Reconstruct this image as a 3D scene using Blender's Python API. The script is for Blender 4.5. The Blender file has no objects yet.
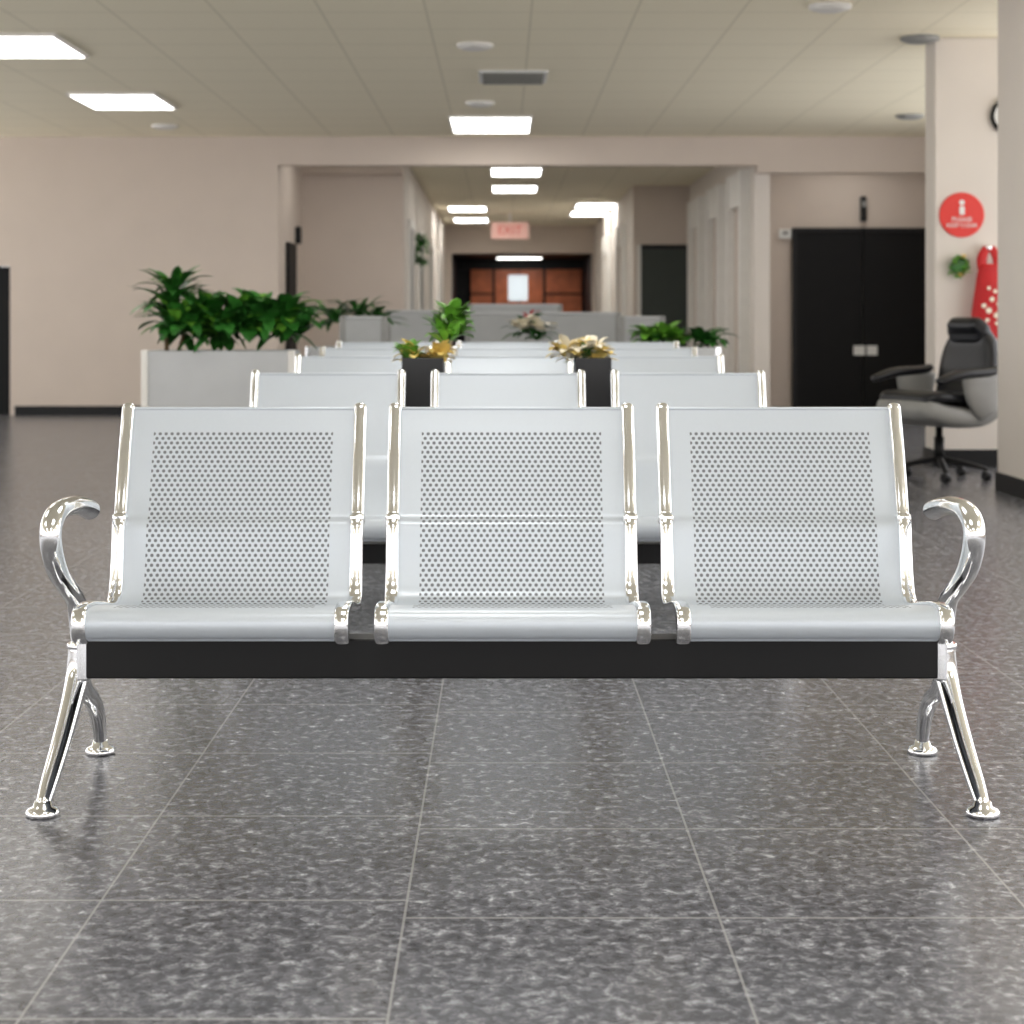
import bpy, math, random
from mathutils import Vector
random.seed(4)
H=0.93; F=1800.0; CX=502; CY=320
def W(px,py,D): return ((px-CX)*D/F, D, H-(py-CY)*D/F)

# ---------------- materials ----------------
def srgb(r,g,b):
    f=lambda c:((c/255)/12.92 if c/255<=0.04045 else (((c/255)+0.055)/1.055)**2.4)
    return (f(r),f(g),f(b),1)
def newmat(name):
    m=bpy.data.materials.new(name); m.use_nodes=True
    return m,m.node_tree,m.node_tree.nodes['Principled BSDF']
def mat(name,col,rough=.5,metal=0,var=0.06,scale=8,bump=0,coat=0,emis=0,spec=.5):
    m,t,b=newmat(name)
    b.inputs['Roughness'].default_value=rough
    b.inputs['Metallic'].default_value=metal
    b.inputs['Coat Weight'].default_value=coat
    b.inputs['Specular IOR Level'].default_value=spec
    tc=t.nodes.new('ShaderNodeTexCoord'); n=t.nodes.new('ShaderNodeTexNoise')
    n.inputs['Scale'].default_value=scale; n.inputs['Detail'].default_value=4
    t.links.new(tc.outputs['Object'],n.inputs['Vector'])
    r=t.nodes.new('ShaderNodeValToRGB')
    r.color_ramp.elements[0].position=.3; r.color_ramp.elements[1].position=.7
    r.color_ramp.elements[0].color=tuple(c*(1-var) for c in col[:3])+(1,)
    r.color_ramp.elements[1].color=tuple(min(1,c*(1+var)) for c in col[:3])+(1,)
    t.links.new(n.outputs['Fac'],r.inputs['Fac']); t.links.new(r.outputs['Color'],b.inputs['Base Color'])
    if emis:
        t.links.new(r.outputs['Color'],b.inputs['Emission Color']); b.inputs['Emission Strength'].default_value=emis
    if bump:
        bp=t.nodes.new('ShaderNodeBump'); bp.inputs['Strength'].default_value=bump; bp.inputs['Distance'].default_value=.002
        t.links.new(n.outputs['Fac'],bp.inputs['Height']); t.links.new(bp.outputs['Normal'],b.inputs['Normal'])
    return m
class N:
    def __init__(s,t): s.t=t
    def m(s,op,a,b=None,c=None):
        n=s.t.nodes.new('ShaderNodeMath'); n.operation=op
        for i,v in enumerate((a,b,c)):
            if v is None: continue
            if isinstance(v,(int,float)): n.inputs[i].default_value=v
            else: s.t.links.new(v,n.inputs[i])
        return n.outputs[0]
    def gridline(s,v,period,off,w):   # 1 on the line
        a=s.m('DIVIDE',s.m('SUBTRACT',v,off),period)
        fr=s.m('FRACT',a)
        d=s.m('MINIMUM',fr,s.m('SUBTRACT',1.0,fr))
        return s.m('LESS_THAN',d,w/period/2)
    def mix(s,f,a,b):
        n=s.t.nodes.new('ShaderNodeMix'); n.data_type='RGBA'
        for i,v in ((0,f),(6,a),(7,b)):
            if isinstance(v,(int,float,tuple)): n.inputs[i].default_value=v
            else: s.t.links.new(v,n.inputs[i])
        return n.outputs[2]

M_wall=mat('wall_paint',srgb(207,194,182),.75,var=.02,scale=3)
M_wall2=mat('wall_paint_light',srgb(222,214,205),.7,var=.02,scale=3)
M_white=mat('white_paint',srgb(230,227,221),.5,var=.02)
M_black=mat('black_steel',srgb(13,13,14),.5,var=.1,spec=.35)
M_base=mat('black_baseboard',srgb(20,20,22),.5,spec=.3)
M_door=mat('black_door_laminate',srgb(9,9,11),.6,var=.15,spec=.25)
M_green_door=mat('dark_green_door',srgb(48,56,50),.5)
M_chrome=mat('chrome',(.90,.91,.92,1),.12,1,var=.02)
M_wood=mat('redwood_panel',srgb(188,100,58),.4,var=.25,scale=5)
M_red=mat('red_fabric',srgb(190,22,26),.6,bump=.4,scale=30)
M_redsign=mat('red_sign',srgb(226,58,50),.4,var=.02)
M_planter=mat('planter_grey_laminate',srgb(190,192,193),.4,var=.03)
M_pot=mat('planter_black',srgb(26,26,28),.4)
M_soil=mat('soil',srgb(45,34,26),.95,var=.4,scale=60)
M_leafd=mat('leaf_dark',srgb(46,104,38),.35,var=.5,scale=14)
M_leafl=mat('leaf_light',srgb(104,162,54),.4,var=.4,scale=14)
M_yel=mat('petal_yellow',srgb(232,208,124),.55,var=.2,scale=20)
M_cream=mat('petal_cream',srgb(240,232,210),.55,var=.1,scale=20)
M_grey=mat('grey_panel_fabric',srgb(172,174,174),.6,var=.04)
M_greyshell=mat('grey_plastic_shell',srgb(146,146,143),.45)
M_leather=mat('black_leather',srgb(16,18,24),.35,bump=.3,scale=60)
M_plateW=mat('white_plastic',srgb(235,235,232),.4,var=.02)
M_grille=mat('vent_grey',srgb(128,128,122),.5)
M_trunk=mat('plant_stem',srgb(96,78,52),.8,var=.3,scale=30)
M_lampE=mat('light_panel_diffuser',(1,.98,.945,1),.5,var=0,emis=7.5)
M_lampC=mat('corridor_light_diffuser',(1,.975,.93,1),.5,var=0,emis=10)
M_exit=mat('exit_face',srgb(214,170,160),.5,var=.02,emis=.25)
M_exitred=mat('exit_letters',srgb(200,92,84),.5,var=.02,emis=.25)
M_glass=mat('lit_window_glass',srgb(215,225,230),.2,var=.05,emis=.7)

# seat panel metals
def seatmat(name,perf):
    m,t,b=newmat(name); k=N(t)
    b.inputs['Metallic'].default_value=.25; b.inputs['Roughness'].default_value=.34
    tc=t.nodes.new('ShaderNodeTexCoord')
    ns=t.nodes.new('ShaderNodeTexNoise'); ns.inputs['Scale'].default_value=900
    t.links.new(tc.outputs['Object'],ns.inputs['Vector'])
    c=k.mix(ns.outputs['Fac'],srgb(188,196,204),srgb(207,214,221))
    t.links.new(c,b.inputs['Base Color'])
    if perf:
        sx=t.nodes.new('ShaderNodeSeparateXYZ'); t.links.new(tc.outputs['UV'],sx.inputs[0])
        u,v=sx.outputs[0],sx.outputs[1]
        p=.0126; q=p*1.62; r=.0036
        def dist(ou,ov):
            fu=k.m('MULTIPLY',k.m('SUBTRACT',k.m('FRACT',k.m('ADD',k.m('DIVIDE',u,p),ou+100.)),.5),p)
            fv=k.m('MULTIPLY',k.m('SUBTRACT',k.m('FRACT',k.m('ADD',k.m('DIVIDE',v,q),ov)),.5),q)
            return k.m('SQRT',k.m('ADD',k.m('MULTIPLY',fu,fu),k.m('MULTIPLY',fv,fv)))
        d=k.m('MINIMUM',dist(0,0),dist(.5,.5))
        hole=k.m('LESS_THAN',d,r)
        z=k.m('LESS_THAN',k.m('ABSOLUTE',u),.190)
        z=k.m('MULTIPLY',z,k.m('GREATER_THAN',v,.10))
        z=k.m('MULTIPLY',z,k.m('LESS_THAN',v,PERF_TOP))
        hole=k.m('MULTIPLY',hole,z)
        t.links.new(k.mix(hole,c,srgb(116,119,123)),b.inputs['Base Color'])
        t.links.new(k.m('ADD',k.m('MULTIPLY',hole,.5),.34),b.inputs['Roughness'])
        t.links.new(k.m('MULTIPLY',k.m('SUBTRACT',1.0,hole),.25),b.inputs['Metallic'])
    return m

def floor_mat():
    m,t,b=newmat('granite_floor_tiles'); k=N(t)
    tc=t.nodes.new('ShaderNodeNewGeometry'); o=tc.outputs['Position']
    sx=t.nodes.new('ShaderNodeSeparateXYZ'); t.links.new(o,sx.inputs[0])
    X,Y=sx.outputs[0],sx.outputs[1]
    n1=t.nodes.new('ShaderNodeTexNoise'); n1.inputs['Scale'].default_value=36; n1.inputs['Detail'].default_value=6; n1.inputs['Distortion'].default_value=.4; n1.inputs['Roughness'].default_value=.72
    t.links.new(o,n1.inputs['Vector'])
    r1=t.nodes.new('ShaderNodeValToRGB'); e=r1.color_ramp.elements
    e[0].position=.40; e[0].color=srgb(80,80,84); e[1].position=.63; e[1].color=srgb(146,147,151)
    q=r1.color_ramp.elements.new(.51); q.color=srgb(98,98,103)
    t.links.new(n1.outputs['Fac'],r1.inputs['Fac'])
    vo=t.nodes.new('ShaderNodeTexVoronoi'); vo.inputs['Scale'].default_value=85; vo.inputs['Randomness'].default_value=1
    mp=t.nodes.new('ShaderNodeMixRGB'); mp.blend_type='ADD'; mp.inputs[0].default_value=.02
    t.links.new(o,mp.inputs[1]); t.links.new(n1.outputs['Color'],mp.inputs[2])
    t.links.new(mp.outputs[0],vo.inputs['Vector'])
    bw=t.nodes.new('ShaderNodeRGBToBW'); t.links.new(vo.outputs['Color'],bw.inputs[0])
    r2=t.nodes.new('ShaderNodeValToRGB'); e=r2.color_ramp.elements
    e[0].position=.25; e[0].color=(.64,.64,.65,1); e[1].position=.75; e[1].color=(1.28,1.28,1.28,1)
    t.links.new(bw.outputs[0],r2.inputs['Fac'])
    mu=t.nodes.new('ShaderNodeMixRGB'); mu.blend_type='MULTIPLY'; mu.inputs[0].default_value=.9
    t.links.new(r1.outputs[0],mu.inputs[1]); t.links.new(r2.outputs[0],mu.inputs[2])
    lx=k.gridline(X,.49,-.152,.0042)
    off=k.m('MULTIPLY',k.m('LESS_THAN',X,-.152),.085)
    ly=k.gridline(k.m('SUBTRACT',Y,off),.49,2.80,.0065)
    ln=k.m('MAXIMUM',lx,ly)
    c=k.mix(k.m('MULTIPLY',ln,.65),mu.outputs[0],srgb(162,161,160))
    t.links.new(c,b.inputs['Base Color'])
    rr=k.m('ADD',k.m('MULTIPLY',n1.outputs['Fac'],.16),.17)
    t.links.new(rr,b.inputs['Roughness'])
    b.inputs['Specular IOR Level'].default_value=.45
    return m
def ceil_mat():
    m,t,b=newmat('ceiling_tiles'); k=N(t)
    tc=t.nodes.new('ShaderNodeNewGeometry'); o=tc.outputs['Position']
    sx=t.nodes.new('ShaderNodeSeparateXYZ'); t.links.new(o,sx.inputs[0])
    n1=t.nodes.new('ShaderNodeTexNoise'); n1.inputs['Scale'].default_value=60; t.links.new(o,n1.inputs['Vector'])
    c0=k.mix(n1.outputs['Fac'],srgb(241,232,206),srgb(247,239,214))
    ln=k.m('MAXIMUM',k.gridline(sx.outputs[0],.61,-.44,.014),k.gridline(sx.outputs[1],.61,.1,.018))
    c=k.mix(ln,c0,srgb(224,216,190))
    t.links.new(c,b.inputs['Base Color']); b.inputs['Roughness'].default_value=.85
    return m

# ---------------- geometry helpers ----------------
def link(o,parent=None):
    bpy.context.scene.collection.objects.link(o)
    if parent: o.parent=parent
    return o
def empty(name,loc=(0,0,0),scale=1,rz=0):
    e=bpy.data.objects.new(name,None); e.location=loc; e.scale=(scale,)*3; e.rotation_euler=(0,0,rz); e.empty_display_size=.1
    return link(e)
def me_obj(name,vs,fs,m,parent=None,smooth=False,loc=(0,0,0)):
    me=bpy.data.meshes.new(name); me.from_pydata([tuple(v) for v in vs],[],fs)
    me.materials.append(m); me.update()
    if smooth:
        for p in me.polygons: p.use_smooth=True
    o=bpy.data.objects.new(name,me); o.location=loc
    return link(o,parent)
def box(name,x0,x1,y0,y1,z0,z1,m,parent=None,bev=0,seg=2):
    cx,cy,cz=(x0+x1)/2,(y0+y1)/2,(z0+z1)/2
    a,b,c=(x1-x0)/2,(y1-y0)/2,(z1-z0)/2
    vs=[(sx*a,sy*b,sz*c) for sx in(-1,1) for sy in(-1,1) for sz in(-1,1)]
    fs=[(0,1,3,2),(4,6,7,5),(0,4,5,1),(2,3,7,6),(0,2,6,4),(1,5,7,3)]
    o=me_obj(name,vs,fs,m,parent,loc=(cx,cy,cz))
    if bev:
        md=o.modifiers.new('b','BEVEL'); md.width=bev; md.segments=seg
        for p in o.data.polygons: p.use_smooth=True
        w=o.modifiers.new('w','WEIGHTED_NORMAL')
    return o
def cr(pts,n=6):
    out=[]; P=[pts[0]]+list(pts)+[pts[-1]]
    for i in range(1,len(P)-2):
        p0,p1,p2,p3=P[i-1],P[i],P[i+1],P[i+2]
        for j in range(n):
            t=j/n
            out.append(tuple(.5*((2*b)+(-a+c)*t+(2*a-5*b+4*c-d)*t*t+(-a+3*b-3*c+d)*t**3) for a,b,c,d in zip(p0,p1,p2,p3)))
    out.append(tuple(pts[-1])); return out
def sweep(name,pts,m,parent=None,seg=16,side=(1,0,0),e=2.0,roundcap=True):
    side=Vector(side); vs=[];fs=[]
    P=[Vector(p[:3]) for p in pts]; n=len(P)
    rings=[]
    for i in range(n):
        t=(P[min(i+1,n-1)]-P[max(i-1,0)]).normalized()
        up=t.cross(side).normalized(); s=up.cross(t).normalized()
        rings.append((P[i],t,s,up,pts[i][3],pts[i][4]))
    if roundcap:
        def cap(r,sgn):
            p,t,s,u,a,b=r; k=min(a,b); L=[]
            for ang in (30,60,80):
                g=math.radians(ang)
                L.append((p+t*sgn*k*math.sin(g)*.8,t,s,u,a-k*(1-math.cos(g)),b-k*(1-math.cos(g))))
            return L
        rings=cap(rings[0],-1)[::-1]+rings+cap(rings[-1],1)
    for p,t,s,u,a,b in rings:
        for j in range(seg):
            g=2*math.pi*j/seg; c_,s_=math.cos(g),math.sin(g)
            cc=math.copysign(abs(c_)**(2/e),c_); ss=math.copysign(abs(s_)**(2/e),s_)
            vs.append(p+s*cc*a+u*ss*b)
    R=len(rings)
    for i in range(R-1):
        for j in range(seg):
            k=(j+1)%seg
            fs.append((i*seg+j,i*seg+k,(i+1)*seg+k,(i+1)*seg+j))
    fs.append(tuple(range(seg))[::-1]); fs.append(tuple((R-1)*seg+j for j in range(seg)))
    return me_obj(name,vs,fs,m,parent,True)
def lathe(name,prof,m,parent=None,loc=(0,0,0),seg=28,axis='z',smooth=True):
    vs=[];fs=[]
    for r,z in prof:
        for j in range(seg):
            g=2*math.pi*j/seg
            a,b=r*math.cos(g),r*math.sin(g)
            vs.append((a,b,z) if axis=='z' else ((a,-z,b) if axis=='y' else (z,a,b)))
    for i in range(len(prof)-1):
        for j in range(seg):
            k=(j+1)%seg; fs.append((i*seg+j,i*seg+k,(i+1)*seg+k,(i+1)*seg+j))
    fs.append(tuple(range(seg))[::-1]); fs.append(tuple((len(prof)-1)*seg+j for j in range(seg)))
    o=me_obj(name,vs,fs,m,parent,False,loc)
    if smooth:
        for p in o.data.polygons: p.use_smooth=len(p.vertices)==4
    return o
def text(name,s,size,m,parent,loc,rot=(math.pi/2,0,0),ext=.002):
    c=bpy.data.curves.new(name,'FONT'); c.body=s; c.size=size; c.align_x='CENTER'; c.align_y='CENTER'; c.extrude=ext
    c.materials.append(m); o=bpy.data.objects.new(name,c); o.location=loc; o.rotation_euler=rot
    return link(o,parent)

# ---------------- bench ----------------
PROF=[(-.222,.326),(-.236,.334),(-.244,.350),(-.241,.370),(-.224,.382),(-.165,.382),(-.08,.369),(0,.354),(.045,.350),(.074,.360),(.090,.386),(.102,.43),(.111,.475),(.116,.500),(.122,.511),(.134,.521),(.141,.537),(.155,.58),(.180,.65),(.206,.715),(.216,.742)]
prof=cr(PROF,5)
arc=[0]
for a,b in zip(prof[:-1],prof[1:]): arc.append(arc[-1]+math.hypot(b[0]-a[0],b[1]-a[1]))
PERF_TOP=0
for a,p in zip(arc,prof):
    if p[1]<.692: PERF_TOP=a
M_perf=seatmat('perforated_seat_metal',True); M_solid=seatmat('seat_metal_plain',False)
def seat_panel(name,m,parent,cx,wf=1):
    hw=.241*wf; nx=9; vs=[];fs=[]
    for (y,z) in prof:
        for i in range(nx):
            vs.append((cx+(-1+2*i/(nx-1))*hw,y,z))
    for i in range(len(prof)-1):
        for j in range(nx-1):
            a=i*nx+j; fs.append((a,a+1,a+nx+1,a+nx))
    o=me_obj(name,vs,fs,m,parent,True)
    uv=o.data.uv_layers.new(name='UVMap')
    for l in o.data.loops:
        vi=l.vertex_index; uv.data[l.index].uv=(vs[vi][0]-cx,arc[vi//nx])
    return o
def make_bench(name,loc,perf,scale=1,zmap=None,sp=.568,wf=1):
    B=empty(name,loc,scale)
    box('beam',-.852,.852,-.035,.035,.215,.294,M_black,B,.004)
    rx=.2465*wf; hx=.236*wf
    for i,cx in enumerate((-sp,0,sp)):
        seat_panel('seat_shell_%d'%(i+1),M_perf if perf else M_solid,B,cx,wf)
        for s,nm in((-1,'l'),(1,'r')):
            pts=[(cx+s*rx,y,z,.0140,.0085+.006*min(1,max(0,(z-.38)/.1))) for (y,z) in prof]
            sweep('side_rail_%s_%d'%(nm,i+1),pts,M_chrome,B,seg=20,e=3.4)
            box('rail_joint_%s_%d'%(nm,i+1),cx+s*rx-.0155,cx+s*rx+.0155,.110,.145,.503,.528,M_chrome,B,.006)
            bx=cx+s*(rx-.021)
            me=[( -.17,.366),(-.17,.352),(-.06,.294),(.06,.294),(.085,.33),(.09,.365),(.045,.339),(0,.343),(-.08,.358)]
            vs=[(bx-.006,y,z) for y,z in me]+[(bx+.006,y,z) for y,z in me]; n=len(me)
            fs=[tuple(range(n)),tuple(range(n,2*n))[::-1]]+[(k,(k+1)%n,n+(k+1)%n,n+k) for k in range(n)]
            me_obj('bracket_%s_%d'%(nm,i+1),vs,fs,M_black,B)
        sweep('top_hem_%d'%(i+1),[(cx-hx,.217,.741,.004,.004),(cx,.217,.741,.004,.004),(cx+hx,.217,.741,.004,.004)],M_perf if perf else M_solid,B,seg=10,side=(0,1,0))
        sweep('lip_hem_%d'%(i+1),[(cx-hx,-.220,.327,.004,.004),(cx,-.220,.327,.004,.004),(cx+hx,-.220,.327,.004,.004)],M_perf if perf else M_solid,B,seg=10,side=(0,1,0))
    for s,nm in((-1,'left'),(1,'right')):
        x=s*.882
        arm=[(x-s*.01,.045,.250,.022,.021),(x,.050,.315,.021,.020),(x,.020,.362,.020,.018),(x,-.055,.402,.020,.018),(x,-.135,.447,.021,.018),(x,-.178,.498,.021,.018),(x,-.176,.537,.021,.018),(x,-.12,.559,.022,.018),(x,-.02,.559,.022,.019),(x,.07,.548,.022,.020),(x,.13,.536,.022,.021),(x,.142,.533,.022,.021)]
        sweep('armrest_%s'%nm,cr(arm,6),M_chrome,B,seg=20)
        leg=[(x-s*.006,.045,.262,.026,.028),(x,.035,.205,.024,.027),(x,-.025,.155,.021,.023),(x,-.11,.098,.019,.019),(x,-.195,.048,.017,.017),(x,-.238,.022,.014,.014)]
        sweep('front_leg_%s'%nm,cr(leg,6),M_chrome,B,seg=20)
        leg=[(x,.05,.20,.021,.021),(x,.10,.163,.019,.019),(x,.16,.135,.018,.018),(x,.205,.10,.017,.017),(x,.232,.06,.015,.015),(x,.242,.022,.013,.013)]
        sweep('rear_leg_%s'%nm,cr(leg,6),M_chrome,B,seg=20)
        for y,q in((-.242,'front'),(.243,'rear')):
            lathe('foot_pad_%s_%s'%(q,nm),[(.030,0),(.032,.003),(.032,.009),(.027,.014),(.018,.018),(.015,.028)],M_chrome,B,(x,y,0))
        lathe('hub_ring_%s'%nm,[(.027,-.006),(.0295,-.003),(.0295,.003),(.027,.006)],M_chrome,B,(x-s*.006,.045,.268))
        box('beam_end_plate_%s'%nm,min(s*.846,s*.868),max(s*.846,s*.868),-.04,.06,.208,.300,M_chrome,B,.008)
    if zmap:
        for o in B.children:
            for v in o.data.vertices: v.co.z=zmap(v.co.z+o.location.z)
            o.location.z=0
    return B
make_bench('waiting_bench',(.020,3.62,0),True)
make_bench('waiting_bench',(.02,5.66,0),False,1,lambda z: z*.78 if z<.3 else .234+(z-.3)*(.758-.234)/.445,.586,.965)
for D,sc in ((7.15,1.05),(8.3,1.07),(9.35,1.09)):
    make_bench('waiting_bench',(.03,D,0),False,sc,None,.585,.965)

# ---------------- room ----------------
CH=2.72
box('floor',-7.2,4.8,-6,39,-.1,0,floor_mat())
box('ceiling',-7.2,4.8,-6,39,CH,CH+.1,ceil_mat())
def fill_window(name,axis,c,a0,a1):  # unseen frames around added openings that let world light fill the room
    e=empty(name,(0,0,0))
    def bb(n,s0,s1,z0,z1,t):
        if axis=='x': box(n,c-t,c+t,s0,s1,z0,z1,M_white,e)
        else: box(n,s0,s1,c-t,c+t,z0,z1,M_white,e)
    bb('stile_a',a0,a0+.05,.25,2.60,.04); bb('stile_b',a1-.05,a1,.25,2.60,.04)
    bb('rail_bottom',a0+.05,a1-.05,.25,.30,.04); bb('rail_top',a0+.05,a1-.05,2.55,2.60,.04)
box('wall_left_sill',-7.3,-7.2,-6,17.6,0,.25,M_wall); box('wall_left_head',-7.3,-7.2,-6,17.6,2.60,CH,M_wall)
for i in range(8): fill_window('fill_window_%d'%(i+1),'x',-7.25,-6+i*2.95,-6+(i+1)*2.95)
box('wall_front_sill',-7.2,4.62,-6.1,-6,0,.25,M_wall); box('wall_front_head',-7.2,4.62,-6.1,-6,2.60,CH,M_wall)
for i in range(4): fill_window('fill_window_%d'%(i+9),'y',-6.05,-7.2+i*2.955,-7.2+(i+1)*2.955)
box('wall_right_sill',4.62,4.8,-6,16,0,.25,M_wall); box('wall_right_head',4.62,4.8,-6,16,2.60,CH,M_wall)
for i in range(8): fill_window('fill_window_%d'%(i+13),'x',4.71,-6+i*2.75,-6+(i+1)*2.75)
box('wall_right',4.62,4.8,16,19.1,0,CH,M_wall)
xl=(278-CX)*17.6/F
bx1=(10-CX)*17.6/F
box('wall_back_left',bx1,xl,17.6,17.8,0,CH,M_wall)
box('wall_back_far_left',-7.2,bx1,17.6,17.8,1.46,CH,M_wall)
box('wall_back_side',-7.2,-5.9,17.6,17.8,0,1.46,M_wall)
box('door_1',-5.89,bx1-.01,17.70,17.75,0,1.455,M_door)
box('wall_back_header',xl,2.50,17.6,17.8,2.445,CH,M_wall)
box('wall_back_header_right',2.50,4.62,17.6,17.8,2.37,CH,M_wall)
box('baseboard_back',bx1+.05,xl,17.58,17.6,0,.09,M_base)
box('wall_recess_left',xl-.15,xl,17.8,19.7,0,CH,M_wall)
box('wall_recess_back',xl,-1.083,19.7,19.9,0,CH,M_wall)
box('trim_1',xl,-1.083,19.55,19.7,2.52,CH,M_wall)
box('wall_corridor_left',-1.283,-1.083,19.9,34,0,CH,M_wall2)
e=empty('corridor_door',(xl+.005,18.55,0)); box('leaf',.0,.03,-.35,.35,0,1.72,M_door,e); box('handle',.03,.06,-.3,-.26,.85,.95,M_chrome,e,.004)
box('wall_corridor_right_near',2.50,2.65,17.8,24,0,CH,M_wall2)
box('wall_corridor_step',1.75,2.65,24,24.2,0,CH,M_wall)
box('wall_corridor_right_far',1.75,1.95,24.2,34,0,CH,M_wall2)
box('wall_recess_right',2.65,4.62,19.0,19.2,0,CH,M_wall)
box('wall_end_left',-1.083,-.95,34,34.2,0,CH,M_wall)
box('wall_end_right',1.70,1.75,34,34.2,0,CH,M_wall)
box('wall_end_header',-.95,1.70,34,34.2,2.19,CH,M_wall)
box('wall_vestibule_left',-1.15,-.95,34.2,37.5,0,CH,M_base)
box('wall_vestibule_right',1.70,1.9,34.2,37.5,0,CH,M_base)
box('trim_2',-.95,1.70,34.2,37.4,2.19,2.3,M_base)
e=empty('wood_double_door',(.35,37.3,0))
box('leaf_left',-.50,-.01,-.03,.03,0,1.98,M_wood,e,.01); box('leaf_right',.01,.50,-.03,.03,0,1.98,M_wood,e,.01)
box('side_panel_left',-1.0,-.55,-.03,.03,0,1.98,M_wood,e,.01); box('side_panel_right',.55,1.3,-.03,.03,0,1.98,M_wood,e,.01)
box('mullion_left',-.55,-.50,-.05,.04,0,1.98,M_base,e); box('mullion_right',.50,.55,-.05,.04,0,1.98,M_base,e); box('mid_rail_right',.55,1.3,-.045,-.03,1.45,1.49,M_base,e); box('mid_rail_left',-1.0,-.55,-.045,-.03,1.45,1.49,M_base,e)
box('frame_head',-1.3,1.35,-.05,.06,1.98,2.18,M_base,e)
box('glass_pane',-.22,.18,-.06,-.035,1.33,1.86,M_glass,e); box('push_bar',-.45,-.05,-.09,-.04,1.0,1.04,M_chrome,e)
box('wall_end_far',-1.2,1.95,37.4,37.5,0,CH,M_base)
for i,(y0,y1) in enumerate(((20.6,21.5),(23.2,24.1),(26.4,27.3),(30,30.9))):
    e=empty('corridor_door',(-1.083,(y0+y1)/2,0)); w=(y1-y0)/2
    box('leaf',.0,.02,-w,w,0,2.0,M_greyshell if i!=1 else M_green_door,e); 
    box('jamb_a',.0,.04,-w-.08,-w,0,2.08,M_white,e); box('jamb_b',.0,.04,w,w+.08,0,2.08,M_white,e); box('head',.0,.04,-w,w,2.0,2.08,M_white,e)
for i,(y0,y1) in enumerate(((18.3,19.2),(20.2,21.1),(22.2,23.2))):
    e=empty('corridor_door',(2.50,(y0+y1)/2,0)); w=(y1-y0)/2
    box('leaf',-.02,0,-w,w,0,2.1,M_wall,e)
    box('jamb_a',-.10,0,-w-.12,-w,0,2.45,M_white,e); box('jamb_b',-.10,0,w,w+.12,0,2.45,M_white,e); box('head',-.08,0,-w,w,2.1,2.45,M_white,e)
for i,(y0,y1) in enumerate(((25.5,26.6),(29,30))):
    e=empty('corridor_door',(1.75,(y0+y1)/2,0)); w=(y1-y0)/2
    box('leaf',-.02,0,-w,w,0,2.0,M_wall,e)
    box('jamb_a',-.07,0,-w-.1,-w,0,2.3,M_white,e); box('jamb_b',-.07,0,w,w+.1,0,2.3,M_white,e); box('head',-.05,0,-w,w,2.0,2.3,M_white,e)
e=empty('green_door',(2.15,24.0,0))
box('leaf',-.30,.33,-.03,0,0,1.88,M_green_door,e); box('frame_l',-.35,-.30,-.05,0,0,1.93,M_white,e); box('frame_top',-.30,.34,-.05,0,1.88,1.93,M_base,e)
e=empty('black_double_door',(3.80,19.0,0))
box('leaf_left',-.70,-.004,-.05,-.01,.01,1.86,M_door,e,.004); box('leaf_right',.004,.72,-.05,-.01,.01,1.86,M_door,e,.004)
box('frame_l',-.74,-.70,-.07,0,0,1.90,M_base,e); box('frame_r',.72,.76,-.07,0,0,1.90,M_base,e); box('frame_top',-.70,.72,-.07,0,1.86,1.90,M_base,e)
box('label_a',-.10,.02,-.056,-.05,.56,.66,M_plateW,e); box('label_b',.04,.15,-.056,-.05,.56,.66,M_plateW,e)
e=empty('wall_alarm',W(863,209,18.98)); box('body',-.03,.03,-.05,.02,-.13,.13,M_black,e,.01); box('lens',-.02,.02,-.06,-.05,.02,.08,M_greyshell,e)
e=empty('thermostat',W(785,234,18.99)); box('body',-.07,.07,-.03,.02,-.05,.05,M_plateW,e,.01); box('screen',-.03,.03,-.035,-.03,-.01,.03,M_greyshell,e)
e=empty('wall_intercom',(xl+.01,19.1,1.83)); box('body',-.01,.05,-.06,.06,-.09,.09,M_black,e,.01)
e=empty('column',(3.02,11.53,0)); box('shaft',-.28,.28,-.13,.13,0,CH,M_wall2,e,.01)
box('base_trim',-.29,.29,-.14,.14,0,.11,M_base,e)
e=empty('column',(3.06,9.35,0)); box('shaft',-.35,.35,-.5,.5,0,CH,M_wall2,e,.01)
box('base_trim',-.36,.36,-.51,.51,0,.10,M_base,e)

# ceiling lights
def lamp(cx,cy,w,l,z=CH,nm='ceiling_light_panel',M=None):
    e=empty(nm,(cx,cy,z))
    box('diffuser',-w/2,w/2,-l/2,l/2,-.018,-.006,M or M_lampE,e)
    f=.02
    box('frame_a',-w/2-f,-w/2,-l/2-f,l/2+f,-.022,.004,M_white,e); box('frame_b',w/2,w/2+f,-l/2-f,l/2+f,-.022,.004,M_white,e)
    box('frame_c',-w/2,w/2,-l/2-f,-l/2,-.022,.004,M_white,e); box('frame_d',-w/2,w/2,l/2,l/2+f,-.022,.004,M_white,e)
lamp(-3.14,11.7,.66,.9); lamp(-3.08,14.65,.66,.95); lamp(-.10,16.4,.70,1.25)
for y in (-3.5,-.5,2.5,5.5,8.4):
    for x in (-3.05,-.09,2.8):
        lamp(x,y,.70,1.15)  # out-of-view panels added to light the foreground
for x,y in ((.17,21.6),(.17,24.4),(-.55,28.8),(-.55,32),(1.45,30),(1.45,28)): lamp(x,y,.58,1.1,M=M_lampC)
lamp(-1.65,18.4,.4,.4); lamp(3.6,18.3,.5,.4); lamp(.6,18.6,.58,.9,M=M_lampC)  # added lamps hidden behind the headers, brightening recesses and corridor mouth
lamp(.35,36.2,.9,.7,2.19)  # added lamp in the vestibule to brighten the wood door
e=empty('ceiling_vent',(.08,13.2,CH)); box('frame',-.25,.25,-.3,.3,-.015,.01,M_plateW,e,.004)
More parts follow.
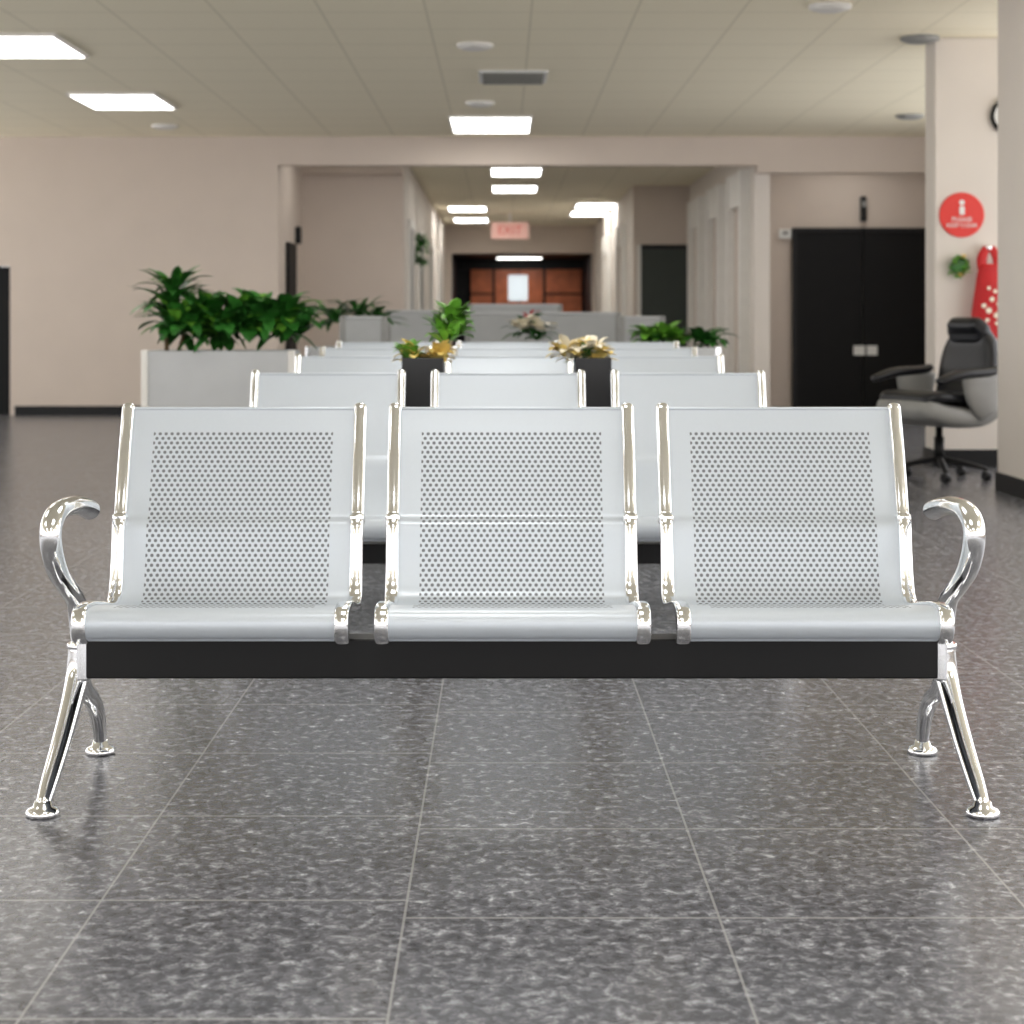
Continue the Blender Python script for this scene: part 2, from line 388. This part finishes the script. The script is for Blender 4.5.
for i in range(8): box('louvre_%d'%i,-.22,.22,-.27+i*.072,-.23+i*.072,-.028,-.012,M_grille,e)
for (px,py) in ((475,44),(910,115),(920,37),(165,125),(830,5),(480,102)):
    D=(CH-H)*F/(CY-py); X=(px-CX)*D/F
    e=empty('smoke_detector',(X,D,CH)); lathe('body',[(.12,0.005),(.12,-.02),(.08,-.035),(.03,-.04)],M_greyshell if px in(910,920) else M_white,e)
e=empty('exit_sign',(.13,30,2.42)); box('case',-.31,.31,-.03,.03,-.14,.14,M_exit,e,.01); box('hanger',-.02,.02,-.01,.01,.13,.31,M_white,e)
text('letters','EXIT',.20,M_exitred,e,(0,-.035,0))
e=empty('round_wall_sign',(2.91,11.4,1.595)); lathe('disc',[(.143,-.01),(.143,.008),(.139,.012)],M_redsign,e,axis='y',smooth=False)
lathe('icon_head',[(.017,.0),(.017,.014)],M_plateW,e,(0,0,.078),axis='y'); box('icon_body',-.018,.018,-.015,0,.0,.055,M_plateW,e,.006)
text('label_top','PLEASE',.042,M_plateW,e,(0,-.014,-.03)); text('label_mid','KEEP CLEAR',.036,M_plateW,e,(0,-.014,-.068)); 
e=empty('wall_clock',(3.21,11.4,2.22)); lathe('rim',[(.115,-.01),(.12,.01),(.12,.03),(.105,.034)],M_black,e,axis='y'); lathe('face',[(.10,.02),(.10,.036)],M_plateW,e,axis='y')
box('hand_hour',-.004,.004,-.042,-.036,0,.06,M_black,e); box('hand_minute',0,.075,-.042,-.036,-.003,.003,M_black,e)

# ---------------- plants ----------------
def leaf(vs,fs,base,dirv,L,w,droop,fold=.25,n=6):
    d=Vector(dirv).normalized(); side=d.cross(Vector((0,0,1)))
    if side.length<.05: side=Vector((1,0,0))
    side.normalize(); p=Vector(base); s0=len(vs); st=L/n
    for i in range(n+1):
        t=i/n; ww=w*(math.sin(math.pi*min(1,(t*.92+.08)))**.7)*.5
        if i==n: ww=.001
        up=side.cross(d).normalized()
        vs+= [p-side*ww+up*ww*fold, p.copy(), p+side*ww+up*ww*fold]
        if i<n:
            a=s0+i*3
            fs+=[(a,a+1,a+4,a+3),(a+1,a+2,a+5,a+4)]
        p=p+d*st; d=(d+Vector((0,0,-droop/n))).normalized()
def foliage(name,parent,m,clumps,count,L,w,droop,upmin=.2,upmax=1.4,smooth=True):
    vs=[];fs=[]
    for (x,y,z,r) in clumps:
        for i in range(count):
            a=random.uniform(0,2*math.pi); u=random.uniform(upmin,upmax)
            rr=random.uniform(0,r)
            leaf(vs,fs,(x+math.cos(a)*rr*.6,y+math.sin(a)*rr*.6,z+random.uniform(-.5,.5)*r),(math.cos(a),math.sin(a),u),L*random.uniform(.65,1.15),w*random.uniform(.7,1.2),droop*random.uniform(.5,1.4))
    return me_obj(name,vs,fs,m,parent,smooth)
def planter(name,cx,cy,w,d,h,m,rim=M_chrome):
    e=empty(name,(cx,cy,0)); t=.02
    box('panel_front',-w/2,w/2,-d/2,-d/2+t,.03,h,m,e,.004); box('panel_back',-w/2,w/2,d/2-t,d/2,.03,h,m,e,.004)
    box('panel_left',-w/2,-w/2+t,-d/2+t,d/2-t,.03,h,m,e,.004); box('panel_right',w/2-t,w/2,-d/2+t,d/2-t,.03,h,m,e,.004)
    box('plinth',-w/2+.02,w/2-.02,-d/2+.02,d/2-.02,0,.03,M_black,e); box('soil',-w/2+t,w/2-t,-d/2+t,d/2-t,h-.09,h-.05,M_soil,e)
    if rim:
        box('corner_post_l',-w/2-.012,-w/2+.02,-d/2-.012,-d/2+.02,0,h+.004,rim,e,.004); box('corner_post_r',w/2-.02,w/2+.012,-d/2-.012,-d/2+.02,0,h+.004,rim,e,.004)
    return e
e=planter('planter_with_houseplants',-1.40,9.05,.73,.36,.778,M_planter,M_white)
cl=[]
for i in range(12): cl.append((-.20+i*.052+random.uniform(-.02,.02),random.uniform(-.1,.1),.86+random.uniform(.0,.11),.08))
foliage('bush_leaves',e,M_leafd,cl,26,.17,.075,1.1,-.3,1.8)
foliage('bush_leaves_light',e,M_leafl,cl,6,.16,.06,1.1,.2,1.8)
sweep('dracaena_stem',[(-.28,0,.70,.012,.012),(-.29,0,.85,.011,.011),(-.27,0,1.04,.010,.010)],M_trunk,e,seg=10)
sweep('dracaena_stem_b',[(-.26,.03,.70,.012,.012),(-.22,.02,.80,.010,.010),(-.19,.0,.90,.009,.009)],M_trunk,e,seg=10)
foliage('dracaena_leaves',e,M_leafd,[(-.25,0,1.07,.03),(-.26,0,1.0,.03),(-.26,0,.92,.03)],24,.22,.05,1.1,.1,1.8)
foliage('dracaena_leaves_light',e,M_leafl,[(-.25,0,1.07,.03),(-.26,0,.95,.03)],8,.20,.04,1.2,.2,1.6)
e=planter('planter_with_houseplants',-1.05,12.2,.5,.35,.75,M_planter)
foliage('bush_leaves',e,M_leafd,[(-.08,0,.94,.08),(.07,0,.97,.08),(.19,0,.92,.08)],26,.22,.045,1.2,.1,1.6)
e=planter('flower_pedestal',-.282,6.5,.15,.2,.795,M_pot,None)
foliage('cream_blossoms',e,M_yel,[(-.03,0,.80,.06),(.05,-.04,.80,.05)],34,.06,.04,.9,.0,1.6)
foliage('leaf_rosette',e,M_leafl,[(-.05,0,.80,.04),(.08,.0,.87,.05)],22,.08,.035,.8,.1,2.0)
foliage('tall_leaves',e,M_leafl,[(.10,.03,.93,.04),(.10,.03,.88,.04)],34,.09,.045,1.3,.1,2.0)
sweep('tall_stem',[(.04,.03,.70,.006,.006),(.08,.03,.80,.006,.006),(.10,.03,.93,.005,.005)],M_leafd,e,seg=8)
e=planter('flower_pedestal',.325,6.5,.13,.2,.795,M_pot,None)
foliage('cream_blossoms',e,M_cream,[(-.08,0,.81,.05),(.0,0,.82,.05)],26,.06,.04,.9,.0,1.6)
foliage('yellow_blossoms',e,M_yel,[(-.10,0,.81,.04),(-.04,0,.81,.05),(.03,0,.80,.04)],24,.055,.04,.9,.0,1.6)
foliage('leaf_rosette',e,M_leafd,[(-.02,0,.79,.05)],20,.07,.03,.8,.1,1.4)
e=planter('planter_with_houseplants',.62,10.3,1.2,.34,.775,M_planter)
foliage('low_leaves',e,M_leafl,[(.22,0,.83,.06),(.31,0,.84,.06),(.38,0,.81,.05)],34,.12,.055,1.2,.1,1.6)
foliage('low_leaves_dark',e,M_leafd,[(.53,0,.82,.06),(.58,0,.80,.06),(.26,0,.80,.05)],26,.15,.05,1.3,.1,1.4)
foliage('small_plant',e,M_leafd,[(-.48,0,.88,.06),(-.42,0,.84,.06)],26,.13,.04,1.2,.1,1.6)
foliage('red_flowers',e,M_red,[(-.46,-.05,.95,.04)],10,.05,.03,.5,.0,1.2)
foliage('white_flowers',e,M_cream,[(-.51,-.12,.90,.05),(-.40,-.12,.89,.05)],20,.08,.05,.5,.0,1.2)
e=empty('hanging_wreath',(-1.04,21.9,1.80)); foliage('leaves',e,M_leafd,[(0.03,0,.12,.08),(0.03,0,-.0,.1),(0.03,0,-.15,.07)],30,.14,.05,1.2,-.6,1.0)

# ---------------- grey partitions ----------------
def partition(px0,px1,pyt,D):
    x0=(px0-CX)*D/F; x1=(px1-CX)*D/F; h=H-(pyt-CY)*D/F; c=(x0+x1)/2; w=(x1-x0)/2
    e=empty('partition_screen',(c,D,0))
    box('panel',-w,w,-.03,.03,.06,h-.02,M_grey,e,.008); box('top_cap',-w,w,-.035,.035,h-.02,h,M_planter,e,.006)
    for s in(-1,1):
        box('post_%d'%s,s*w-.02,s*w+.02,-.035,.035,0,h,M_greyshell,e,.006); box('foot_%d'%s,s*w-.03,s*w+.03,-.2,.2,0,.03,M_greyshell,e,.006)
partition(343,384,316,11.4); partition(388,436,310,13.4); partition(468,618,312,13.4); partition(622,662,316,12.6); partition(470,560,304,15.5)

# ---------------- office chair ----------------
e=empty('office_chair',(2.55,10.50,0),1,math.radians(28))
def cush(name,pts,hw,th,m,ee=4):
    return sweep(name,[(x,0,z,hw*k,th) for x,z,k in pts],m,e,seg=24,side=(0,1,0),e=ee)
cush('seat_cushion',cr([(-.25,.475,.9),(-.20,.49,1),(-.05,.485,1),(.12,.47,1),(.18,.48,.95)],5),.24,.035,M_leather)
cush('seat_shell',cr([(-.25,.42,.9),(-.1,.38,1),(.1,.37,1),(.2,.41,1),(.25,.50,.98),(.28,.62,.9)],5),.265,.065,M_greyshell)
cush('backrest',cr([(.17,.49,.9),(.21,.58,1),(.235,.70,1),(.25,.79,.88),(.245,.84,.7)],5),.22,.055,M_leather)
cush('headrest',cr([(.235,.82,.9),(.225,.87,1),(.20,.905,.85)],5),.155,.05,M_leather)
for s in(-1,1):
    sweep('arm_support_%d'%s,cr([(.12,s*.27,.40,.03,.08),(.08,s*.28,.50,.028,.13),(.07,s*.28,.59,.03,.15)],4),M_greyshell,e,seg=14,side=(0,1,0))
    sweep('arm_pad_%d'%s,cr([(-.24,s*.28,.585,.035,.022),(-.1,s*.28,.62,.04,.028),(.1,s*.28,.63,.04,.028),(.17,s*.28,.645,.035,.022)],4),M_leather,e,seg=14,side=(0,1,0))
lathe('gas_column',[(.03,.10),(.03,.25),(.02,.25),(.02,.36)],M_black,e)
for i in range(5):
    a=math.radians(72*i+20); c,s=math.cos(a),math.sin(a)
    sweep('base_arm_%d'%i,[(c*.02,s*.02,.12,.022,.018),(c*.15,s*.15,.10,.02,.015),(c*.27,s*.27,.07,.016,.012)],M_black,e,seg=10,side=(-s,c,0))
    lathe('caster_%d'%i,[(.022,-.022),(.028,-.018),(.028,.018),(.022,.022)],M_black,e,(c*.27,s*.27,.029),axis='x',seg=16)

e=empty('red_gift_bag',(3.065,11.365,0))
prof2=[(.84,.06),(.86,.095),(.93,.118),(1.03,.11),(1.13,.095),(1.22,.082),(1.26,.065)]
sweep('body',cr([(0,-.06,z,w,.05 if z<1.2 else .03) for z,w in prof2],4),M_red,e,seg=20,e=2.2)
for s in(-1,1): sweep('strap_%d'%s,cr([(s*.04,-.05,1.22,.028,.008),(s*.05,-.05,1.31,.032,.008),(s*.015,-.035,1.385,.024,.006)],5),M_red,e,seg=8)
lathe('hook',[(.018,-.03),(.018,.045),(.006,.05)],M_chrome,e,(0,0,1.385),axis='y')
for i,(x,z,r) in enumerate(((-.05,1.02,.016),(-.02,.99,.020),(.03,.96,.020),(0,1.06,.017),(-.03,.93,.014),(.04,1.03,.014),(-.02,1.13,.012),(.02,1.11,.014),(.03,.91,.013))):
    lathe('print_%d'%i,[(r,-.012),(r,.004)],M_cream,e,(x,-.108,z),axis='y',seg=5+i%3)
e=empty('holly_wreath',(2.885,11.355,1.27))
ring=[(math.cos(k*math.pi/5)*.045,-.005,math.sin(k*math.pi/5)*.06,.012) for k in range(10)]
foliage('leaves',e,M_leafl,ring,7,.038,.032,.6,-.9,1.2)
foliage('berries',e,M_yel,[(0,-.04,-.06,.02),(.02,-.04,.05,.01)],7,.025,.025,.4)
lathe('ring_core',[(.045,-.042),(.05,-.035),(.05,.0),(.045,.008)],M_leafd,e,(0,0,0),axis='y')

# ---------------- world, camera ----------------
w=bpy.data.worlds.new('w'); bpy.context.scene.world=w; w.use_nodes=True
w.node_tree.nodes['Background'].inputs[0].default_value=(1,.985,.995,1); w.node_tree.nodes['Background'].inputs[1].default_value=2.75
cam=bpy.data.cameras.new('camera'); co=bpy.data.objects.new('camera',cam); link(co)
co.location=(0,0,H); co.rotation_euler=(math.pi/2,0,0)
cam.sensor_width=36; cam.lens=F/1024*36
cam.shift_x=(512-CX)/1024; cam.shift_y=-(512-CY)/1024
cam.dof.use_dof=True; cam.dof.focus_distance=3.55; cam.dof.aperture_fstop=5.6
bpy.context.scene.camera=co
bpy.context.scene.view_settings.view_transform='Standard'
